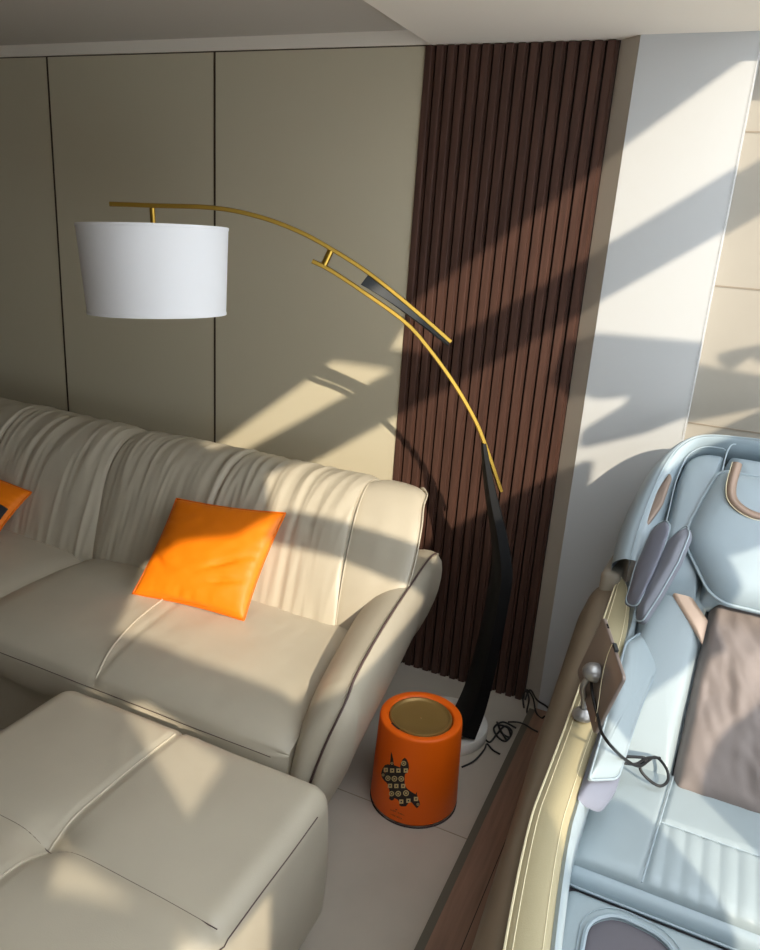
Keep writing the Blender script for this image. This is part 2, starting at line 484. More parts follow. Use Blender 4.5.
# welt along the front edge of the seat
pts = [(x, 1.366 + .004 * nz(x * 4, 0), .416 + .002 * nz(x * 7, 1)) for x in [-2.0 + i * .0385 for i in range(31)]]
MB().tube(pts, .0011, 6).build('front_welt', M['thread'], sofa)

# flared right arm
K = 60
ridge = crv([(-.800, 2.40, .60), (-.797, 2.30, .622), (-.772, 2.06, .622), (-.742, 1.80, .618), (-.708, 1.56, .605), (-.700, 1.475, .560), (-.725, 1.43, .46), (-.758, 1.415, .33), (-.79, 1.43, .20), (-.82, 1.46, .05)], K)
inner = crv([(-1.02, 2.40, .44), (-1.00, 2.20, .42), (-.955, 1.97, .40), (-.90, 1.76, .40), (-.855, 1.58, .39), (-.835, 1.50, .38), (-.83, 1.455, .33), (-.84, 1.44, .25), (-.86, 1.45, .15), (-.88, 1.48, .05)], K)
outer = crv([(-.97, 2.44, .05), (-.95, 2.30, .05), (-.90, 2.06, .05), (-.865, 1.85, .05), (-.835, 1.66, .05), (-.825, 1.58, .05), (-.825, 1.54, .05), (-.825, 1.52, .05), (-.825, 1.50, .05), (-.83, 1.48, .045)], K)
rows_i, rows_o = [], []
for s in range(K + 1):
    a, r, o = inner[s], ridge[s], outer[s]
    d = (r - a); nrm = Vector((-d.z, 0, d.x)).normalized() if abs(d.x) + abs(d.z) > .02 else Vector((0, -1, 0))
    v = s / K
    fr = min(1, max(0, (v - .5) / .25))
    ni = (nrm * (1 - fr) + Vector((-.35, -1, .25)).normalized() * fr).normalized()
    row = []
    for k in range(13):
        q = k / 12
        b = .050 * sin(pi * q ** 1.25) ** .8 * (1 - .30 * fr)
        wr = .006 * nz(s * .55 + k * .3, k * .12, 9) * (exp(-((v - .55) / .10) ** 2) + .15) * (.3 + q)
        b -= .006 * exp(-((1 - q) / .06) ** 2)
        row.append(a.lerp(r, q) + ni * (b + wr))
    rows_i.append(row)
    no = (Vector((1, 0, .12)) * (1 - fr * .45) + Vector((0, -1, 0)) * fr * .55).normalized()
    row = []
    for k in range(17):
        q = k / 16
        b = .060 * sin(pi * q ** .75) ** .9 * (1 - .25 * fr)
        wr = .006 * nz(s * .55 + 4 - k * .3, k * .12, 3) * (exp(-((v - .55) / .08) ** 2)) * (1 - q)
        b -= .006 * exp(-(q / .05) ** 2)
        row.append(r.lerp(o, q) + no * (b + wr))
    rows_o.append(row)
am = MB(); am.grid(rows_i); am.grid(rows_o)
am.add([inner[0], ridge[0], outer[0]], [(0, 1, 2)])
arm = am.build('armrest', M['leather'], sofa)
MB().tube([r + Vector((.002, -.002, .001)) for r in ridge[3:]], .0032, 6).build('piping', M['thread'], arm)
for x, y in ((-3.8, 1.55), (-3.8, 2.35), (-1.0, 1.6), (-1.02, 2.35)):
    MB().rbox(x - .02, x + .02, y - .02, y + .02, 0, .06, .005, 2).build('leg', M['black'], sofa)

# ------------------------------------------------------------------ ottoman
ott = thing('ottoman', 'square tufted taupe leather ottoman in front of the sofa', 'ottoman', (-1.06, .88, 0))
def ofn(p):
    x, y, z = p
    u = (x + 1.075) / .42; v = (y - .885) / .43
    hz = max(0, (z - .06) / .37)
    side = sin(pi * min(1, max(0, hz * .8 + .1)))
    # bulge of the sides
    x += .018 * side * u * (1 - v * v * .5); y += .018 * side * v * (1 - u * u * .5)
    if z > .25:
        k = min(1, (z - .25) / .12)
        d = .016 * (1 - u * u) * (1 - v * v)
        d -= .018 * exp(-((u / .10) ** 2 + (v / .10) ** 2))
        d -= .009 * exp(-(u / .020) ** 2) + .007 * exp(-(v / .018) ** 2)
        d -= .009 * exp(-(u / .13) ** 2) * exp(-abs(v) / .45) + .009 * exp(-(v / .13) ** 2) * exp(-abs(u) / .45)
        d += .003 * nz(x * 6, y * 6, 2)
        rr = sqrt((u * .42) ** 2 + ((v - .85) * .42) ** 2)
        d += .004 * exp(-(rr / .12) ** 2) * nz(x * 30 + y * 14, y * 9, 7)
        z += d * k
    return Vector((x, y, z))
om = MB(); om.rbox(-1.475, -.643, .455, 1.322, .06, .452, .048, 70, ofn, 8)
om.build('cushion', M['leather'], ott)
def otop(x, y, lift):
    q = ofn((x, y, .452)); return Vector((q.x, q.y, q.z + lift))
MB().tube([otop(-1.075 - .004, 1.285 - i * .0148, .0015) for i in range(53)], .0028, 6).build('welt', M['leather_pipe'], ott)
MB().tube([otop(-.655 - i * .0148, .885, .0016) for i in range(54)], .0011, 6).build('seam', M['thread'], ott)
# seam round the right edge
eds = []
for i in range(60):
    y = .52 + i * .0122
    q = ofn((-.6455, y, .418)); eds.append(q + Vector((.0015, 0, .001)))
MB().tube(eds, .0013, 6).build('edge_seam', M['thread'], ott)
for x, y in ((-1.38, .55), (-.76, .55), (-1.38, 1.2), (-.76, 1.2)):
    MB().rbox(x - .02, x + .02, y - .02, y + .02, 0, .075, .005, 2).build('leg', M['black'], ott)

# ------------------------------------------------------------------ throw pillows
def pillow(nm, label, c, thick, seed, bow=.018, patch=False):
    """c: four corners bl, br, tr, tl"""
    c = [Vector(q) for q in c]
    cen = sum(c, Vector()) / 4
    nrm = (c[1] - c[0]).cross(c[3] - c[0]).normalized()
    t = thing(nm, label, 'pillow', tuple(Vector((cen.x, cen.y, min(q.z for q in c)))), 'orange pillows on the sofa')
    N = 44
    def P(i, j, side):
        u = -1 + 2 * i / N; v = -1 + 2 * j / N
        # edges pulled in between the corners
        uu = u * (1 - bow * 2.6 * (1 - v * v)); vv = v * (1 - bow * 2.6 * (1 - u * u))
        b = c[0].lerp(c[1], (uu + 1) / 2).lerp(c[3].lerp(c[2], (uu + 1) / 2), (vv + 1) / 2)
        h = (max(0, 1 - u ** 2) * max(0, 1 - v ** 2)) ** .42 * thick
        edge = max(abs(u), abs(v))
        ww = .003 * nz(u * 4 + seed, v * 5, seed) * (1 - edge ** 6)
        ww += .007 * exp(-((1 - abs(v)) / .18) ** 2) * nz(u * 9 + seed, v * 2, seed + 3) * (1 - abs(u) ** 4) * min(1, (1 - abs(v)) * 10)
        ww += .006 * exp(-((1 - abs(u)) / .18) ** 2) * nz(v * 9 + seed, u * 2, seed + 5) * (1 - abs(v) ** 4) * min(1, (1 - abs(u)) * 10)
        if side > 0:
            for (cu, cv, ru, am, ang) in ((.42, -.18, .30, .012, .5), (.5, -.5, .28, .010, .3), (-.75, -.35, .2, .012, -.6)):
                du = (u - cu) * cos(ang) + (v - cv) * sin(ang); dv = -(u - cu) * sin(ang) + (v - cv) * cos(ang)
                ww -= am * exp(-(dv / .05) ** 2) * exp(-(du / ru) ** 2)
        return b + nrm * (side * h + ww)
    mb = MB()
    for side in (1, -1):
        mb.grid([[P(i, j, side) for j in range(N + 1)] for i in range(N + 1)])
    body = mb.build('cover', M['orange'], t)
    rim = [P(i, 0, 0) for i in range(N)] + [P(N, j, 0) for j in range(N)] + [P(N - i, N, 0) for i in range(N)] + [P(0, N - j, 0) for j in range(N)]
    MB().tube(rim, .0042, 6, True).build('piping', M['orange_edge'], t)
    if patch:
        rows = []
        for i in range(9):
            row = []
            for j_ in range(7):
                uu = N * (.835 + .145 * i / 8); vv = N * (.34 + .22 * j_ / 6)
                i0, j0 = int(uu), int(vv)
                row.append(P(i0, j0, 1) .lerp(P(i0 + 1, j0 + 1, 1), uu - i0) + nrm * .006)
            rows.append(row)
        MB().grid(rows).build('strap', M['dark'], t)
    return t
pillow('throw_pillow', 'square orange leather pillow leaning at the middle of the sofa', [(-1.635, 1.755, .487), (-1.225, 1.80, .487), (-1.232, 2.045, .77), (-1.668, 2.025, .735)], .05, 3.0)
pillow('throw_pillow', 'orange pillow with a black strap, cut by the left frame edge', [(-2.86, 1.72, .47), (-2.39, 1.845, .474), (-2.318, 1.965, .640), (-2.76, 2.0, .675)], .05, 8.0, patch=True)

# ------------------------------------------------------------------ waste bin
BX, BY = -.63, 1.876
bn = thing('waste_bin', 'orange round waste bin with bronze swing lid and dog print', 'bin', (BX, BY, 0))
body = MB().lathe([(.001, .003), (.128, .003), (.1345, .010), (.136, .016), (.1265, .292), (.125, .299), (.122, .302), (.104, .3015), (.099, .298), (.0975, .292), (.0975, .25)], BX, BY, 72).build('body', M['bin'], bn)
lid = MB().lathe([(.0965, .284), (.0965, .293), (.094, .297), (.089, .2975), (.085, .293), (.081, .2905), (.04, .290), (.001, .290)], BX - .003, BY + .004, 64)
lid.build('swing_lid', M['bronze'], bn)
MB().lathe([(.0015, .2905), (.0015, .2915), (.0005, .292)], BX, BY, 10).build('lid_pin', M['cream'], bn)
MB().lathe([(.134, 0), (.1368, .0008), (.1368, .003), (.134, .004)], BX, BY, 64).build('base_ring', M['print'], bn)
# notch at the front of the opening
nt = []
for k in range(9):
    a = math.radians(-128 + k * 2.6)
    nt.append([(BX + r * cos(a), BY + r * sin(a), .3024 if r < .1045 else .3022) for r in (.0985, .1045)])
MB().grid(nt).build('finger_notch', M['print'], bn)
def on_bin(px, py, off=.0006):
    d = (at(px, py, 1, 2.0) - CAM_POS)
    # cone r = .1366 - .0344 z
    lo, hi = .5, 1.2
    def g_(t):
        p = CAM_POS + d * t
        return sqrt((p.x - BX) ** 2 + (p.y - BY) ** 2) - (.1366 - .0344 * p.z + off)
    t = .6
    while g_(t) > 0 and t < 1.3: t += .0005
    a, b = t - .0005, t
    for _ in range(20):
        m_ = (a + b) / 2
        if g_(m_) > 0: a = m_
        else: b = m_
    return CAM_POS + d * a
def zb(zx, zy, off=.0006): return on_bin(370 + zx / 9.5, 740 + zy / 9.5, off)
dog = [(200, 112), (208, 128), (220, 180), (228, 240), (258, 250), (285, 262), (292, 225), (312, 180), (330, 168), (352, 188), (366, 225), (370, 270), (352, 312), (332, 322), (328, 372),
       (330, 430), (352, 462), (392, 492), (432, 516), (446, 492), (446, 520), (455, 555), (470, 585), (476, 615), (446, 650), (418, 620), (396, 592), (372, 586), (356, 612), (340, 630), (300, 632), (278, 620),
       (280, 590), (262, 566), (232, 552), (222, 572), (200, 575), (180, 556), (192, 520), (184, 480), (172, 430), (158, 405), (134, 385), (112, 352), (106, 315), (118, 272), (142, 238), (170, 230), (188, 236), (194, 190)]
bm = bmesh.new()
vs = [bm.verts.new((x, y, 0)) for x, y in dog]
from mathutils.geometry import tessellate_polygon
for tri in tessellate_polygon([[Vector((x, y, 0)) for x, y in dog]]):
    bm.faces.new([vs[i] for i in tri])
bmesh.ops.subdivide_edges(bm, edges=bm.edges[:], cuts=3, use_grid_fill=True)
bmesh.ops.triangulate(bm, faces=bm.faces[:])
dv = [zb(v.co.x, v.co.y) for v in bm.verts]
bm.verts.index_update()
df = [tuple(v.index for v in f.verts) for f in bm.faces]
bm.free()
dogp = link('dog_print', dv, df, M['print'], bn, False)
pt_ = MB()
def blob(cx, cy, shape, r):
    if shape == 'o':
        ring = [[zb(cx + cos(2 * pi * k / 16) * q, cy + sin(2 * pi * k / 16) * q, .0011) for k in range(16)] for q in (r, r * .66)]
        pt_.grid(ring, close_v=True)
        for a in (pi / 4, 3 * pi / 4):
            c_, s_2 = cos(a), sin(a); L, w_ = r * .45, r * .14
            pt_.add([zb(cx + c_ * L * i - s_2 * w_ * j_, cy + s_2 * L * i + c_ * w_ * j_, .0011) for i, j_ in ((-1, -1), (1, -1), (1, 1), (-1, 1))], [(0, 1, 2, 3)])
    else:
        o_ = [(-1, -1), (1, -1), (1, 1), (-1, 1)]
        A = [zb(cx + x * r, cy + y * r, .0011) for x, y in o_]; Bq = [zb(cx + x * r * .34, cy + y * r * .34, .0011) for x, y in o_]
        pt_.add(A + Bq, [(i, (i + 1) % 4, 4 + (i + 1) % 4, 4 + i) for i in range(4)])
for x, y in ((150, 284), (210, 290), (270, 290), (340, 290), (190, 435), (250, 437), (315, 437), (297, 585), (365, 577), (437, 560)): blob(x, y, 's', 20)
for x, y, r in ((170, 363, 25), (232, 368, 27), (297, 369, 27), (205, 510, 25), (268, 510, 27), (342, 505, 28), (320, 222, 24), (208, 222, 14), (456, 612, 14), (124, 332, 13)): blob(x, y, 'o', r)
pt_.build('print_pattern', M['cream'], dogp, False)
tx = MB()
def stroke(x0, y0, x1, y1, h):
    tx.add([zb(x0, y0 - h), zb(x1, y1 - h), zb(x1, y1 + h), zb(x0, y0 + h)], [(0, 1, 2, 3)])
def row_of_marks(xs, xe, ys, ye, h):
    x = xs
    while x < xe:
        w_ = random.uniform(5, 9); k = (x - xs) / (xe - xs); yy = ys + (ye - ys) * k
        k2 = (x + w_ - xs) / (xe - xs); y2 = ys + (ye - ys) * k2
        m_ = random.random()
        if m_ < .35: stroke(x, yy, x + w_ * .35, yy, h)
        elif m_ < .7:
            stroke(x, yy - h * .8, x + w_, y2 - h * .8, h * .25); stroke(x, yy + h * .8, x + w_, y2 + h * .8, h * .25); stroke(x, yy, x + w_ * .3, yy, h)
        else: stroke(x, yy, x + w_, y2, h * .3); stroke(x + w_ * .3, yy, x + w_ * .6, y2, h)
        x += w_ + 4
stroke(243, 660, 258, 664, 4)
row_of_marks(195, 248, 663, 680, 6); row_of_marks(264, 322, 690, 716, 6); row_of_marks(198, 300, 705, 748, 6)
tx.build('print_caption', M['print'], bn, False)

# ------------------------------------------------------------------ arc floor lamp
LX, LY = -.655, 2.245
lamp = thing('arc_floor_lamp', 'brass arc floor lamp with white drum shade and marble foot', 'lamp', (LX, LY, 0))
MB().lathe([(.001, 0), (.143, 0), (.146, .004), (.146, .038), (.143, .043), (.001, .043)], LX, LY, 64).build('marble_base', M['marble'], lamp)
def inlamp(px, py):
    """the lamp's arms lie in one slanting vertical plane y = 2.28 + .6 (x + .5)"""
    d = at(px, py, 1, 2.0) - CAM_POS
    t = (2.28 + .6 * .5 - CAM_POS.y + .6 * CAM_POS.x) / (d.y - .6 * d.x)
    return CAM_POS + d * t
PN = Vector((.6, -1, 0)).normalized()
def bar(pts, hw, hd):
    """flat bar along pts: hw half width in the arc plane, hd half depth across it (numbers or functions of 0..1)"""
    pts = [Vector(p) for p in pts]; rows = []; N = len(pts)
    for i, p in enumerate(pts):
        t = (pts[min(i + 1, N - 1)] - pts[max(i - 1, 0)]).normalized()
        d = (PN - t * PN.dot(t)).normalized(); u = t.cross(d).normalized()
        k = i / (N - 1); a = hw(k) if callable(hw) else hw; b = hd(k) if callable(hd) else hd
        rows.append([p + u * a * .7 + d * b, p + u * a + d * b * .7, p + u * a - d * b * .7, p + u * a * .7 - d * b,
                     p - u * a * .7 - d * b, p - u * a - d * b * .7, p - u * a + d * b * .7, p - u * a * .7 + d * b])
    return MB().grid(rows, close_v=True, cap=True)
post_c = crv([inlamp(*p) for p in ((464, 724), (475, 697), (487, 652), (496, 608), (502, 570), (499, 535), (492, 500), (487, 470), (483.5, 443))], 50)
bar(post_c, lambda k: .033 - .008 * min(1, k / .3) - max(0, k - .5) / .5 * .019, lambda k: .078 - .018 * min(1, k / .5) - max(0, k - .5) / .5 * .048).build('post', M['black'], lamp)
lo = crv([inlamp(*p) for p in ((312, 261), (330, 270), (365, 293), (405, 322), (430, 350), (455, 385), (475, 420), (487, 450), (501, 491))], 60)
bar(lo, .0062, .009).build('lower_arm', M['brass'], lamp)
up = crv([inlamp(*p) for p in ((110, 204), (152, 205.5), (215, 208), (260, 217), (300, 232), (333, 250), (370, 274), (410, 306), (450.5, 341.5))], 70)
upper = bar(up, .0062, .009).build('upper_arm', M['brass'], lamp)
a_, b_ = inlamp(331, 250), inlamp(324, 265)
MB().tube([a_, b_], .0095, 10).build('connector', M['brass'], lamp)
# twisted dark blade under the upper arm
rows = []
for i in range(31):
    k = i / 30
    p = crv([inlamp(*q) for q in ((368, 275), (390, 290.5), (420, 316), (449, 342))], 30)[i]
    t = (inlamp(450, 341) - inlamp(368, 275)).normalized()
    d = PN; u = t.cross(d).normalized()
    if u.z > 0: u = -u
    ang = k * 1.05
    wd = (u * cos(ang) + d * sin(ang)).normalized(); tn = t.cross(wd).normalized()
    wdt = .034 - .016 * k
    rows.append([p + tn * .003, p + wd * wdt + tn * .003, p + wd * wdt - tn * .003, p - tn * .003])
MB().grid(rows, close_v=True, cap=True).build('blade', M['fin'], lamp)
sc_ = inlamp(153.5, 226.5)
FWD = Vector((AX[0][2], AX[1][2], AX[2][2]))
RT = (sc_ - CAM_POS).dot(FWD) * 147 / 1520; RB = RT * .935; HS = RT * 1.155
TILT = Matrix.Translation(sc_) @ Matrix.Rotation(math.radians(-3.4), 4, Vector((.32, .95, 0)))
def tilted(prof):
    mb = MB().lathe(prof, 0, 0, 96); mb.v = [TILT @ p for p in mb.v]; return mb
MB().tube([inlamp(152, 206), TILT @ Vector((0, 0, -.05))], .0075, 12).build('stem', M['brass'], lamp)
shm = tilted([(RT - .003, 0), (RT, .001), (RT, -.004), (RB, -HS + .004), (RB, -HS - .001), (RB - .003, -HS), (RB - .004, -HS + .01), (RT - .004, -.01), (RT - .003, 0)]).build('lamp_shade', M['shade'], lamp)
for z, r in ((-.002, RT), (-HS + .002, RB)):
    tilted([(r + .0006, z - .004), (r + .0012, z - .003), (r + .0012, z + .003), (r + .0006, z + .004)]).build('rim', M['shade'], shm)
sp = MB()
for k in range(3):
    a = k * 2 * pi / 3 + .3
    sp.tube([TILT @ Vector((0, 0, -.03)), TILT @ Vector(((RT - .004) * cos(a), (RT - .004) * sin(a), -.01))], .002, 6)
sp.build('spider', M['silver'], shm)

# ------------------------------------------------------------------ massage chair
CX = .22
MC = thing('massage_chair', 'ice blue massage chair with beige arm by the white wall', 'massage chair', (CX, 1.5, .05))
DV = Vector((0, .755, .656)); DW = Vector((0, -.656, .755))
def BK(x, v, w): return Vector((x, 1.66, .5)) + DV * v + DW * w
def mir(pts): return [Vector((2 * CX - p[0], p[1])) for p in pts][::-1]
def puffy(out, frame, w0, thick, puff, parent, name, m, step=.012, rings=12, crease=None, wrinkle=0, seed=0, rim=.35):
    """soft pad over a 2D outline; frame(a, b, w) gives the place"""
    o = dense([Vector((p[0], p[1])) for p in out], step)
    c = sum(o, Vector((0, 0))) / len(o)
    size = min(max(p.x for p in o) - min(p.x for p in o), max(p.y for p in o) - min(p.y for p in o)) / 2
    rows = [[frame(p.x, p.y, w0) for p in o]]
    def h(p, s):
        dd = min(1, s * 1.0)
        e = thick * sqrt(max(0, 1 - (1 - min(1, dd / rim)) ** 2)) + puff * sin(min(1, dd) * pi / 2)
        if crease: e += crease(p.x, p.y) * min(1, dd / .2)
        if wrinkle: e += wrinkle * nz(p.x * 14 + seed, p.y * 9, seed) * min(1, dd / .25) + wrinkle * .6 * nz(p.x * 34 + p.y * 20 + seed, p.y * 12 - p.x * 16, seed + 2) * min(1, dd / .25)
        return e
    R_ = [0] + [((k + .5) / rings) ** 1.25 for k in range(rings)]
    for s in R_:
        rows.append([frame(*(p.lerp(c, s)), w0 + thick * .35 * 0 + h(p.lerp(c, s), s)) for p in o])
    mb = MB(); mb.grid(rows, close_v=True)
    last = rows[-1]; cc = frame(c.x, c.y, w0 + h(c, 1))
    mb.add(last + [cc], [(i, (i + 1) % len(last), len(last)) for i in range(len(last))])
    mb.add(rows[0], [tuple(range(len(o)))])
    return mb.build(name, m, parent)
def pipe(out, frame, w, r, parent, name, m, closed=True, step=.012):
    o = dense([Vector((p[0], p[1])) for p in out], step) if closed else [Vector((p[0], p[1])) for p in out]
    return MB().tube([frame(p.x, p.y, w) for p in o], r, 6, closed).build(name, m, parent)

def side(sg):
    """one half of the chair; sg 1 is the half nearest the panelled wall, -1 its mirror"""
    def X(x): return x if sg > 0 else 2 * CX - x
    lift = lambda y: .36 * max(0, y - 1.55) ** 2 / (max(0, y - 1.55) + .1)
    fx = lambda a, b, w: Vector((X(a), b, w))
    # outer shell below the arm
    ys = [.62, .66, .8, 1.0, 1.2, 1.4, 1.5, 1.6, 1.7, 1.8, 1.9, 2.0, 2.06, 2.10]
    rows = []
    for i, y in enumerate(ys):
        k = (y - .62) / 1.8
        zt = .602 + lift(y); fl_ = .9 if i in (0, len(ys) - 1) else 1
        bul = (.012 + .045 * min(1, max(0, (y - .9) / .7))) * fl_
        bd = .034 * (max(0, 1.28 - y) / .33) ** 1.3
        pr = crv([(-.172 + bd, zt), (-.182 + bd * .7 - bul * .45, zt - .015), (-.186 - bul * .9, zt - .07), (-.190 - bul, zt - .17), (-.182 - bul * .7, .30), (-.172, .18), (-.165, .055)], 20)
        rows.append([Vector((X(q.x), y, q.y)) for q in pr] + [Vector((X(-.11), y, .055)), Vector((X(-.11 + bd), y, .60 + lift(y)))])
    MB().grid(rows, close_v=True, cap=True).build('side_shell', M['shell'], MC)
    # beige arm top with stitched border
    out = dense(rounded([(-.175, .60), (-.175, 1.60), (-.160, 2.07), (-.142, 2.10), (-.090, 2.02), (-.096, 1.80), (-.104, .60)], [.01, .2, .012, .03, .08, .1, .01], 8), .03)
    bend = lambda b: .034 * (max(0, 1.28 - b) / .33) ** 1.3
    fr = lambda a, b, w: Vector((X(a + bend(b)), b, w + lift(b)))
    rows = []
    for i in range(64):
        t = i / 63
        y = .60 + 1.5 * (1 - (1 - t) ** 1.6)
        xo = -.175 + .015 * max(0, (y - 1.6) / .47)
        xi = -.104 + .008 * min(1, max(0, (y - 1.5) / .3))
        e = max(0, (y - 1.86) / .24)
        xi -= .052 * (1 - sqrt(max(0, 1 - min(1, e) ** 2)))
        xo += .006 * max(0, (y - 2.07) / .03)
        rows.append([fr(xo + (xi - xo) * q, y, h) for q, h in ((0, .598), (0, .615), (.03, .622), (.12, .626), (.3, .629), (.5, .630), (.7, .629), (.88, .626), (.97, .622), (1, .615), (1, .598))])
    MB().grid(rows, close_v=True, cap=True).build('armrest_top', M['beige'], MC)
    edge = [r[1] + (r[0] - r[1]) * -.3 for r in rows]; tip = [rows[-1][k] for k in range(1, 10)]
    MB().tube(edge + tip[1:], .0028, 6).build('armrest_piping', M['cuff'], MC)
    MB().tube([r[3].lerp(r[4], .3) + Vector((0, 0, .0006)) for r in rows[:-4]] + [r[7].lerp(r[6], .3) + Vector((0, 0, .0006)) for r in rows[:-4]][::-1], .0009, 6).build('armrest_stitching', M['cuff'], MC)
    # blue inner side of the arm
    inn2 = [(-.104, .60), (-.104, .8), (-.104, 1.0), (-.104, 1.2), (-.104, 1.5), (-.104, 1.8), (-.100, 2.0), (-.135, 2.105)]
    rows = []
    for (x, y) in crv([(*q, 0) for q in inn2], 30) and [(q.x, q.y) for q in crv([(*q, 0) for q in inn2], 30)]:
        rows.append([Vector((X(x + bend(y) + dx), y, z + (lift(y) if z > .45 else 0))) for dx, z in ((-.004, .612), (.006, .622), (.016, .612), (.020, .58), (.020, .50), (.012, .42), (.012, .30))])
    MB().grid(rows).build('arm_lining', M['blue2'], MC)
    # forearm air bags
    def pf(a, b, w):
        # a along y, b down the slanting pad
        if a > 1.6: a = 1.6 + (a - 1.6) * .72
        o = Vector((X(-.098 + b * .8), a, .640 + lift(a) * .85 - b * .62)); n_ = Vector((.62 * (1 if sg > 0 else -1), 0, .8))
        return o + n_ * w
    o1 = rounded([(1.38, .0), (1.97, -.003), (2.08, .035), (2.12, .095), (2.02, .105), (1.75, .078), (1.47, .066)], [.02, .03, .03, .03, .03, .1, .025], 6)
    puffy(o1, pf, .006, .018, .006, MC, 'forearm_pad', M['blue2'], .012, 8, wrinkle=.003, seed=2)
    pipe(o1, pf, .012, .0028, MC, 'forearm_pad_piping', M['bluepipe'])
    o2 = rounded([(1.335, .005), (1.80, .01), (1.80, .09), (1.45, .085), (1.37, .065)], .025, 6)
    puffy(o2, pf, -.016, .016, .004, MC, 'lower_forearm_pad', M['padgrey'], .012, 8)
    # back side panel, with its gold band
    o3 = rounded([(-.075, -.02), (-.082, .46), (-.03, .62), (.088, .60), (.0835, .36), (.074, -.02)], .012, 3)
    fb = lambda a, b, w: BK(X(a), b, w)
    puffy(o3, fb, -.06, .055, .006, MC, 'back_side_panel', M['blue2'], .015, 8)
    o4 = [Vector(p) for p in ((-.036, .515), (-.012, .548), (.089, .432), (.086, .362))]
    puffy(o4, fb, -.001, .008, .001, MC, 'gold_band', M['rose'], .01, 4)
    # hood wing and top: outer rim sweep
    # shoulder air bags
    def sf(off, tilt):
        def f(a, b, w):
            base = BK(X(a), b, 0)
            # stands off the back: a leans outwards as it rises
            return base + DW * (off + (a + .06) * -tilt * 0 + w) 
        return f
    s1 = rounded([(-.116, .40), (-.112, .52), (-.092, .63), (-.062, .648), (-.046, .625), (-.050, .54), (-.066, .45), (-.084, .385)], .03, 5)
    def f1(a, b, w): return BK(X(a - .004 + w * .25), b, .045 + (a + .11) * .9 + w)
    puffy(s1, f1, 0, .03, .012, MC, 'shoulder_pad', M['padgrey'], .012, 8, wrinkle=.002)
    pipe(s1, f1, .012, .002, MC, 'shoulder_pad_piping', M['bluepipe'])
    s2 = rounded([(-.078, .36), (-.062, .48), (-.032, .60), (.0, .632), (.012, .60), (.0, .52), (-.030, .42), (-.056, .352)], .012, 5)
    def f2(a, b, w): return BK(X(a - w * .55), b, .045 + (a + .07) * .9 + w)
    puffy(s2, f2, 0, .030, .006, MC, 'inner_shoulder_pad', M['pad_dark'], .012, 8, wrinkle=.002, seed=3)
    pipe(s2, f2, .016, .002, MC, 'inner_shoulder_pad_piping', M['bluepipe'])
    # speaker plate in the wing
    o5 = rounded([(-.122, .625), (-.108, .64), (-.080, .72), (-.072, .815), (-.082, .835), (-.120, .73)], .018, 5)
    puffy(o5, lambda a, b, w: BK(X(a), b, .046 + (a + .1) * .15 + w), 0, .006, .001, MC, 'speaker_grille', M['speaker'], .01, 5)
    # cushion beside the head
    o6 = rounded([(-.062, .50), (-.062, .86), (-.045, .955), (-.005, .992), (.052, .992), (.052, .5)], [.02, .06, .05, .03, .01, .01], 6)
    fh = lambda a, b, w: BK(X(a), b - .03, w)
    puffy(o6, fh, -.03, .07, .012, MC, 'head_side_cushion', M['blue'], .014, 9)
    pipe(o6[:-8], fh, .03, .0018, MC, 'head_cushion_piping', M['bluepipe'], False)
    # rear corner cover behind the arm
    rb = MB(); xa, xb = sorted((X(-.205), X(-.150)))
    rb.rbox(xa, xb, 2.075, 2.34, .15, .815, .02, 3, lambda p: Vector((p.x, p.y, p.z + (.032 if p.z > .4 else 0) * (2.10 - p.y) / .12 * .6))); rb.build('rear_corner_cover', M['cover'], MC)
side(1); side(-1)
# hood rim from one side over the top to the other
o_out = [(-.178, .53), (-.180, .57), (-.180, .63), (-.166, .74), (-.138, .86), (-.092, .95), (-.02, 1.0), (.09, 1.014), (CX, 1.018)]
o_in = [(-.082, .53), (-.080, .57), (-.076, .63), (-.070, .73), (-.062, .84), (-.046, .915), (-.008, .958), (.09, .974), (CX, .978)]
def full(l): return l + [(2 * CX - x, v) for x, v in l[-2::-1]]
oc = crv([(x, v, 0) for x, v in full(o_out)], 96); ic = crv([(x, v, 0) for x, v in full(o_in)], 96)
rows = []
for a, b in zip(oc, ic):
    row = []
    cxy = Vector((CX, .6, 0)); dr = (a - cxy).normalized()
    for dk, w in ((-.03, -.24), (-.008, -.15), (0, -.08)):
        q = a + dr * dk; row.append(BK(q.x, q.y, w))
    for k in range(11):
        q = a.lerp(b, k / 10); row.append(BK(q.x, q.y, -.03 + .085 * sin(pi * (.06 + .86 * k / 10)) ** .6 - .004 * exp(-((k - 5) / .7) ** 2)))
    q = b; row.append(BK(q.x, q.y, -.06))
    rows.append(row)
hm = MB(); hm.grid(rows)
hm.build('hood', M['blue'], MC)
back_plate = MB()
back_plate.prism([(p.x, p.y) for p in dense(rounded([(-.07, .1), (-.08, .9), (0, .96), (2 * CX, .96), (2 * CX + .08, .9), (2 * CX + .07, .1)], .05, 4), .05)], lambda a, b: BK(a, b, -.20), lambda a, b: BK(a, b, -.055))
back_plate.build('back_shell', M['blue'], MC)
st_ = [a.lerp(b, .5) for a, b in zip(oc, ic)]
MB().tube([BK(p.x, p.y, .0545) for p in st_], .0016, 6).build('hood_stitching', M['bluepipe'], MC)
# centre head cushion
fb0 = lambda a, b, w: BK(a, b - .03, w)
o7 = rounded([(.056, .5), (.056, .95), (.066, .992), (2 * CX - .066, .992), (2 * CX - .056, .95), (2 * CX - .056, .5)], .014, 4)
puffy(o7, fb0, -.03, .082, .012, MC, 'head_cushion', M['blue'], .014, 9)
pipe([p for p in crv([(.054, .60, 0), (.054, .80, 0), (.054, .94, 0), (.062, .992, 0), (.075, 1.0, 0)], 30)], fb0, .048, .0022, MC, 'head_cushion_piping', M['bluepipe'], False)
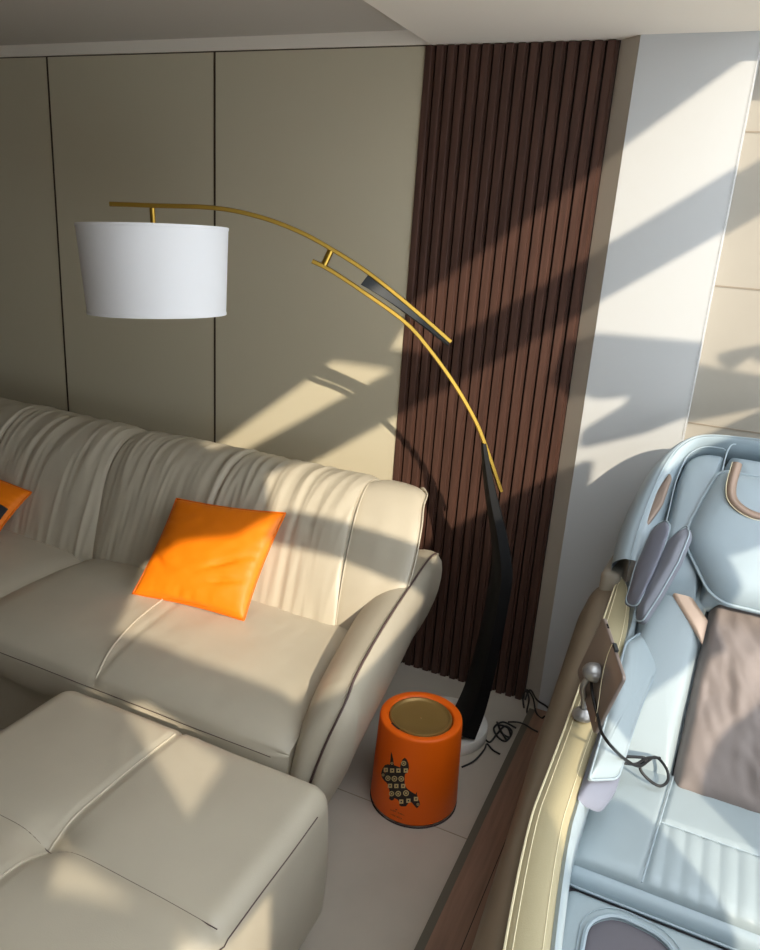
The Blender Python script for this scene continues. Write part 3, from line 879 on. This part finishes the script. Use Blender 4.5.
# head pillow
hp = [(.046, .895), (.018, .80), (-.006, .69), (-.002, .635), (.074, .515), (.115, .492)]
hp = [Vector(p) for p in hp] + mir(hp)
o8 = rounded(hp, [.03, .06, .03, .03, .03, .05, .05, .03, .03, .03, .06, .03], 6)
hpw = puffy(o8, fb0, .045, .05, .02, MC, 'head_pillow', M['blue'], .014, 10, rim=.3)
pipe(o8, fb0, .060, .004, hpw, 'piping', M['bluepipe'])
# stitched U band on the pillow
ub = [(.072, .893), (.068, .81), (.084, .76), (.135, .727), (CX, .722)]
uc = crv([(x, v, 0) for x, v in ub + [(2 * CX - x, v) for x, v in ub[-2::-1]]], 70)
rows = []
for i, p in enumerate(uc):
    t = (uc[min(i + 1, 70)] - uc[max(i - 1, 0)]).normalized(); nn = Vector((-t.y, t.x, 0))
    rows.append([BK((p + nn * q).x, (p + nn * q).y - .03, h_) for q, h_ in ((-.0005, .09), (0, .110), (.005, .1155), (.013, .117), (.021, .1155), (.026, .110), (.0265, .09))])
MB().grid(rows).build('gold_band', M['rosedk'], hpw)
pipe([p + Vector((0, 0, 0)) for p in uc], lambda a, b, w: BK(a, b - .03, w), .112, .0012, hpw, 'band_stitching', M['cuff'], False)
# knit body pad in the middle of the back, wrinkled
o9 = rounded([(.0745, .0), (.0845, .39), (.090, .56), (2 * CX - .09, .56), (2 * CX - .0845, .39), (2 * CX - .0745, .0)], .012, 3)
puffy(o9, fb0, -.05, .06, .008, MC, 'body_pad', M['knit'], .008, 34, wrinkle=.011, seed=5, rim=.2)
# seat
fz = lambda a, b, w: Vector((a, b, .5 + w))
def quilt(a, b):
    d = 0
    sxb = .047 + .028 * (b - 1.33) / .34
    for sx in (sxb, 2 * CX - sxb): d -= .006 * exp(-((a - sx) / .006) ** 2)
    if sxb + .003 < a < 2 * CX - sxb - .003:
        if b < 1.515:
            d += .003 * abs(sin(pi * (a - .047) / .0346)) - .002
        d -= .005 * exp(-((b - 1.515) / .006) ** 2)
    return d
seat = MB(); rows = []
NX, NY = 150, 60
for i in range(NX + 1):
    a = -.098 + (.636 / 1) * i / NX; row = []
    for k in range(NY + 1):
        b = 1.70 - .36 * k / NY
        e = min(a + .098, .538 - a)
        z = .5 + quilt(a, b) - .02 * exp(-e / .012) - .014 * exp(-(b - 1.34) / .012) + .008 * sin(pi * (b - 1.325) / .375)
        z += .0015 * nz(a * 16, b * 16)
        row.append((a, b, z))
    row += [(a, 1.337, .47), (a, 1.342, .455)]
    rows.append(row)
seat.grid(rows); seat.build('seat', M['blue2'], MC)
for mm in (0, 1):
    xw = lambda i: .047 + .028 * (1.69 - i * .0365 - 1.33) / .34
    MB().tube([(2 * CX - xw(i) if mm else xw(i), 1.69 - i * .0365, .5015 + .008 * sin(pi * (1.69 - i * .0365 - 1.325) / .375)) for i in range(11)], .0022, 6).build('seat_welt', M['bluepipe'], MC)
MB().tube([(.062 + i * .0158, 1.515, .5035) for i in range(21)], .0018, 6).build('seat_welt', M['bluepipe'], MC)
# rounded lip below the front of the seat
lip = MB(); lip.rbox(-.104, .544, 1.318, 1.60, .415, .472, .026, 14); lip.build('seat_lip', M['blue'], MC)
MB().tube([(-.10 + i * .032, 1.3175 + (.004 if i in (0, 20) else 0), .436) for i in range(21)], .0026, 6).build('lip_welt', M['bluepipe'], MC)
sb = MB(); sb.box(-.10, .54, 1.25, 2.30, .055, .42); sb.build('seat_base', M['well'], MC, False)  # dark colour stands in for the shade of the gap below the lip
# leg rest with two calf wells
bm = bmesh.new()
def slant(p):
    k = (1.31 - p[1]) / .5
    return Vector((p[0], p[1], p[2] - .05 * k))
lg = MB()
lg.rbox(-.096, .536, .82, 1.325, .12, .435, .03, 12, lambda p: slant(p))
leg = lg.build('leg_rest', M['blue2'], MC)
for sgn in (1, -1):
    def X(x): return x if sgn > 0 else 2 * CX - x
    ow = rounded([(-.022, .86), (-.036, 1.245), (.01, 1.288), (.12, 1.278), (.178, 1.13), (.18, .86)], [.03, .06, .04, .05, .05, .03], 6)
    def fw(a, b, w): return slant(Vector((X(a), b, .437 + w)))
    puffy(ow, fw, -.004, .007, .0, leg, 'calf_well', M['well'], .012, 10, wrinkle=.002)
    pipe(ow, fw, .004, .005, leg, 'well_piping', M['bluepipe'])
    pipe([c_ + (c_ - Vector((.07, 1.07))).normalized() * .02 for c_ in ow], fw, .001, .001, leg, 'stitching', M['bluepipe'])
# holder for the tablet, fixed to the arm
hx, hy = -.128, 1.628
hb = at(583, 713, 2, .650)
mt = MB().lathe([(.0005, .640), (.024, .640), (.0245, .648), (.020, .654), (.014, .661), (.010, .664)], hb.x, hb.y, 28)
ha = Vector((hb.x, hb.y, .660))
TM = at(602, 675, 1, 1.60)
VIEW = (TM - CAM_POS).normalized()
LR = (Vector((.92, .377, -.08)) * .38 - VIEW * .92).normalized()
TB = (Vector((.118, -.287, -.953)) - VIEW * .35).normalized()
hl = .125
Tt, Bb = TM - TB * hl * 1.06, TM + TB * hl * 1.06
Rr, Ll = TM + LR * hl, TM - LR * hl
TN = LR.cross(TB).normalized()
if TN.dot(VIEW) > 0: TN = -TN
ball = TM + TN * .022 - LR * .028 - TB * .002
ball = at(592, 672, 1, (TM + TN * .02).y)
arm_pts = crv([ha, ha + Vector((-.004, 0, .03)), ha.lerp(ball, .6) + Vector((-.012, -.004, 0)), ball], 16)
mt.tube(arm_pts, .0075, 10)
holder = mt.build('tablet_holder', M['silver'], MC)
hd = MB()
rows = []
q1 = TN.orthogonal().normalized(); q2 = TN.cross(q1)
for w, r in ((-.012, .022), (-.004, .0225), (.006, .021), (.014, .017), (.020, .010), (.0225, .001)):
    rows.append([ball + TN * w + (q1 * cos(2 * pi * k / 24) + q2 * sin(2 * pi * k / 24)) * r for k in range(24)])
hd.grid(rows, close_v=True); hd.build('pivot_head', M['silver'], holder)

# ------------------------------------------------------------------ tablet
tb = thing('tablet', 'small grey tablet on the silver mount above the beige arm', 'tablet', tuple(Bb))
def TBF(a, b, w):
    p = Tt + (Rr - Tt) * a + (Ll - Tt) * b
    return p + TN * w
sh_ = [Vector(p) for p in ((0, 0), (1, 0), (1, 1), (0, 1))]
ou = rounded(sh_, .06, 5)
mbt = MB()
rows = [[TBF(c_.x + (.5 - c_.x) * k, c_.y + (.5 - c_.y) * k, w) for c_ in ou] for k, w in ((.04, 0), (.01, .0005), (0, .002), (0, .007), (.012, .0085), (.04, .009))]
mbt.grid(rows, close_v=True, cap=True); tbody = mbt.build('back_shell', M['tabback'], tb)
MB().add([TBF(c_.x * .94 + .03, c_.y * .92 + .04, -.0004) for c_ in ou], [tuple(range(len(ou)))]).build('screen', M['screen'], tb)
bt = MB()
for a in (.13, .17): bt.tube([TBF(a, -.001, .0045), TBF(a + .03, -.001, .0045)], .0022, 6)
bt.build('button', M['black'], tb)
bt = MB(); rows = []
# clip on the tablet's right edge
bt.add([TBF(a, b, w) for a in (.48, .60) for b, w in ((-.035, .001), (-.035, .009), (.0, .009), (.0, .001))], [(0, 1, 2, 3), (4, 5, 6, 7), (0, 1, 5, 4), (1, 2, 6, 5), (2, 3, 7, 6), (3, 0, 4, 7)])
bt.build('clip', M['fin'], tb)

# ------------------------------------------------------------------ cables
cz = lambda px, py, z: at(px, py, 2, z)
cab = MB()
st0 = TBF(.86, .80, -.004)
pts = crv([TBF(.3, .6, .012), TBF(.62, .72, .014), TBF(.95, .78, .010), at(602, 733, 1, 1.47), at(612, 747, 1, 1.44), at(626, 760, 2, .61), at(640, 766, 2, .57), at(655, 757, 2, .545), at(666, 768, 2, .535), at(668, 780, 2, .522), at(660, 786, 2, .522),
           at(648, 779, 2, .53), at(640, 768, 2, .55), at(646, 759, 2, .565), at(636, 757, 2, .575), at(622, 757, 2, .585)], 160)
cab.tube(pts, .0035, 8)
cab.tube(crv([at(624, 763, 2, .58), at(636, 764, 2, .575), at(647, 758, 2, .565), at(660, 758, 2, .55)], 24), .0034, 8)
c_o = cab.build('charging_cable', M['cable'])
tag(c_o, 'black charging cable looped on the blue seat below the tablet', 'cable')
wc = MB(); wc.tube(crv([TBF(.50, -.02, .0112), TBF(.52, .15, .0115), TBF(.62, .4, .0115), TBF(.78, .62, .0115), TBF(.93, .85, .0115)], 30), .0009, 6)
tag(wc.build('earphone_wire', M['cuff']), 'thin pale wire across the back of the tablet', 'wire')
fc = MB()
f_ = lambda px, py, z=.006: cz(px, py, z)
fc.tube(crv([f_(484, 738), f_(490, 742), f_(497, 734), f_(505, 726), f_(512, 732), f_(506, 741), f_(498, 737), f_(494, 728), f_(503, 722, .012), f_(516, 728, .012)], 60), .0035, 6)
fc.tube(crv([f_(497, 722, .01), f_(502, 733, .01), f_(510, 737), f_(508, 728, .014), f_(499, 726, .014), f_(507, 741)], 50), .0035, 6)
fc.tube(crv([f_(462, 767), f_(474, 761), f_(484, 750), f_(487, 744), f_(493, 750), f_(500, 754)], 40), .0032, 6)
fc.tube(crv([f_(508, 722, .01), f_(516, 722, .02), f_(524, 724, .056), f_(532, 729, .058), f_(538, 732, .058)], 40), .0032, 6)
tag(fc.build('power_cable', M['cable']), 'tangle of thin black cables on the floor beside the lamp foot', 'cable')
fc = MB()
g1 = lambda px, py, z: at(px, py, 1, z)
fc.tube(crv([g1(524, 708, 2.46), g1(523, 697, 2.49), g1(527, 690, 2.5), g1(533, 698, 2.48), g1(536, 712, 2.44), g1(541, 718, 2.42), g1(545, 716, 2.42)], 50), .0035, 6)
fc.tube(crv([g1(525, 700, 2.48), g1(530, 690, 2.5), g1(537, 700, 2.46), g1(546, 706, 2.42), g1(552, 712, 2.40)], 40), .0035, 6)
fc.tube(crv([g1(526, 690, 2.5), g1(529, 699, 2.48), g1(527, 712, 2.475), g1(531, 716, 2.45)], 40), .0035, 6)
tag(fc.build('power_cable', M['cable']), 'black cables hanging down at the foot of the white wall', 'cable')
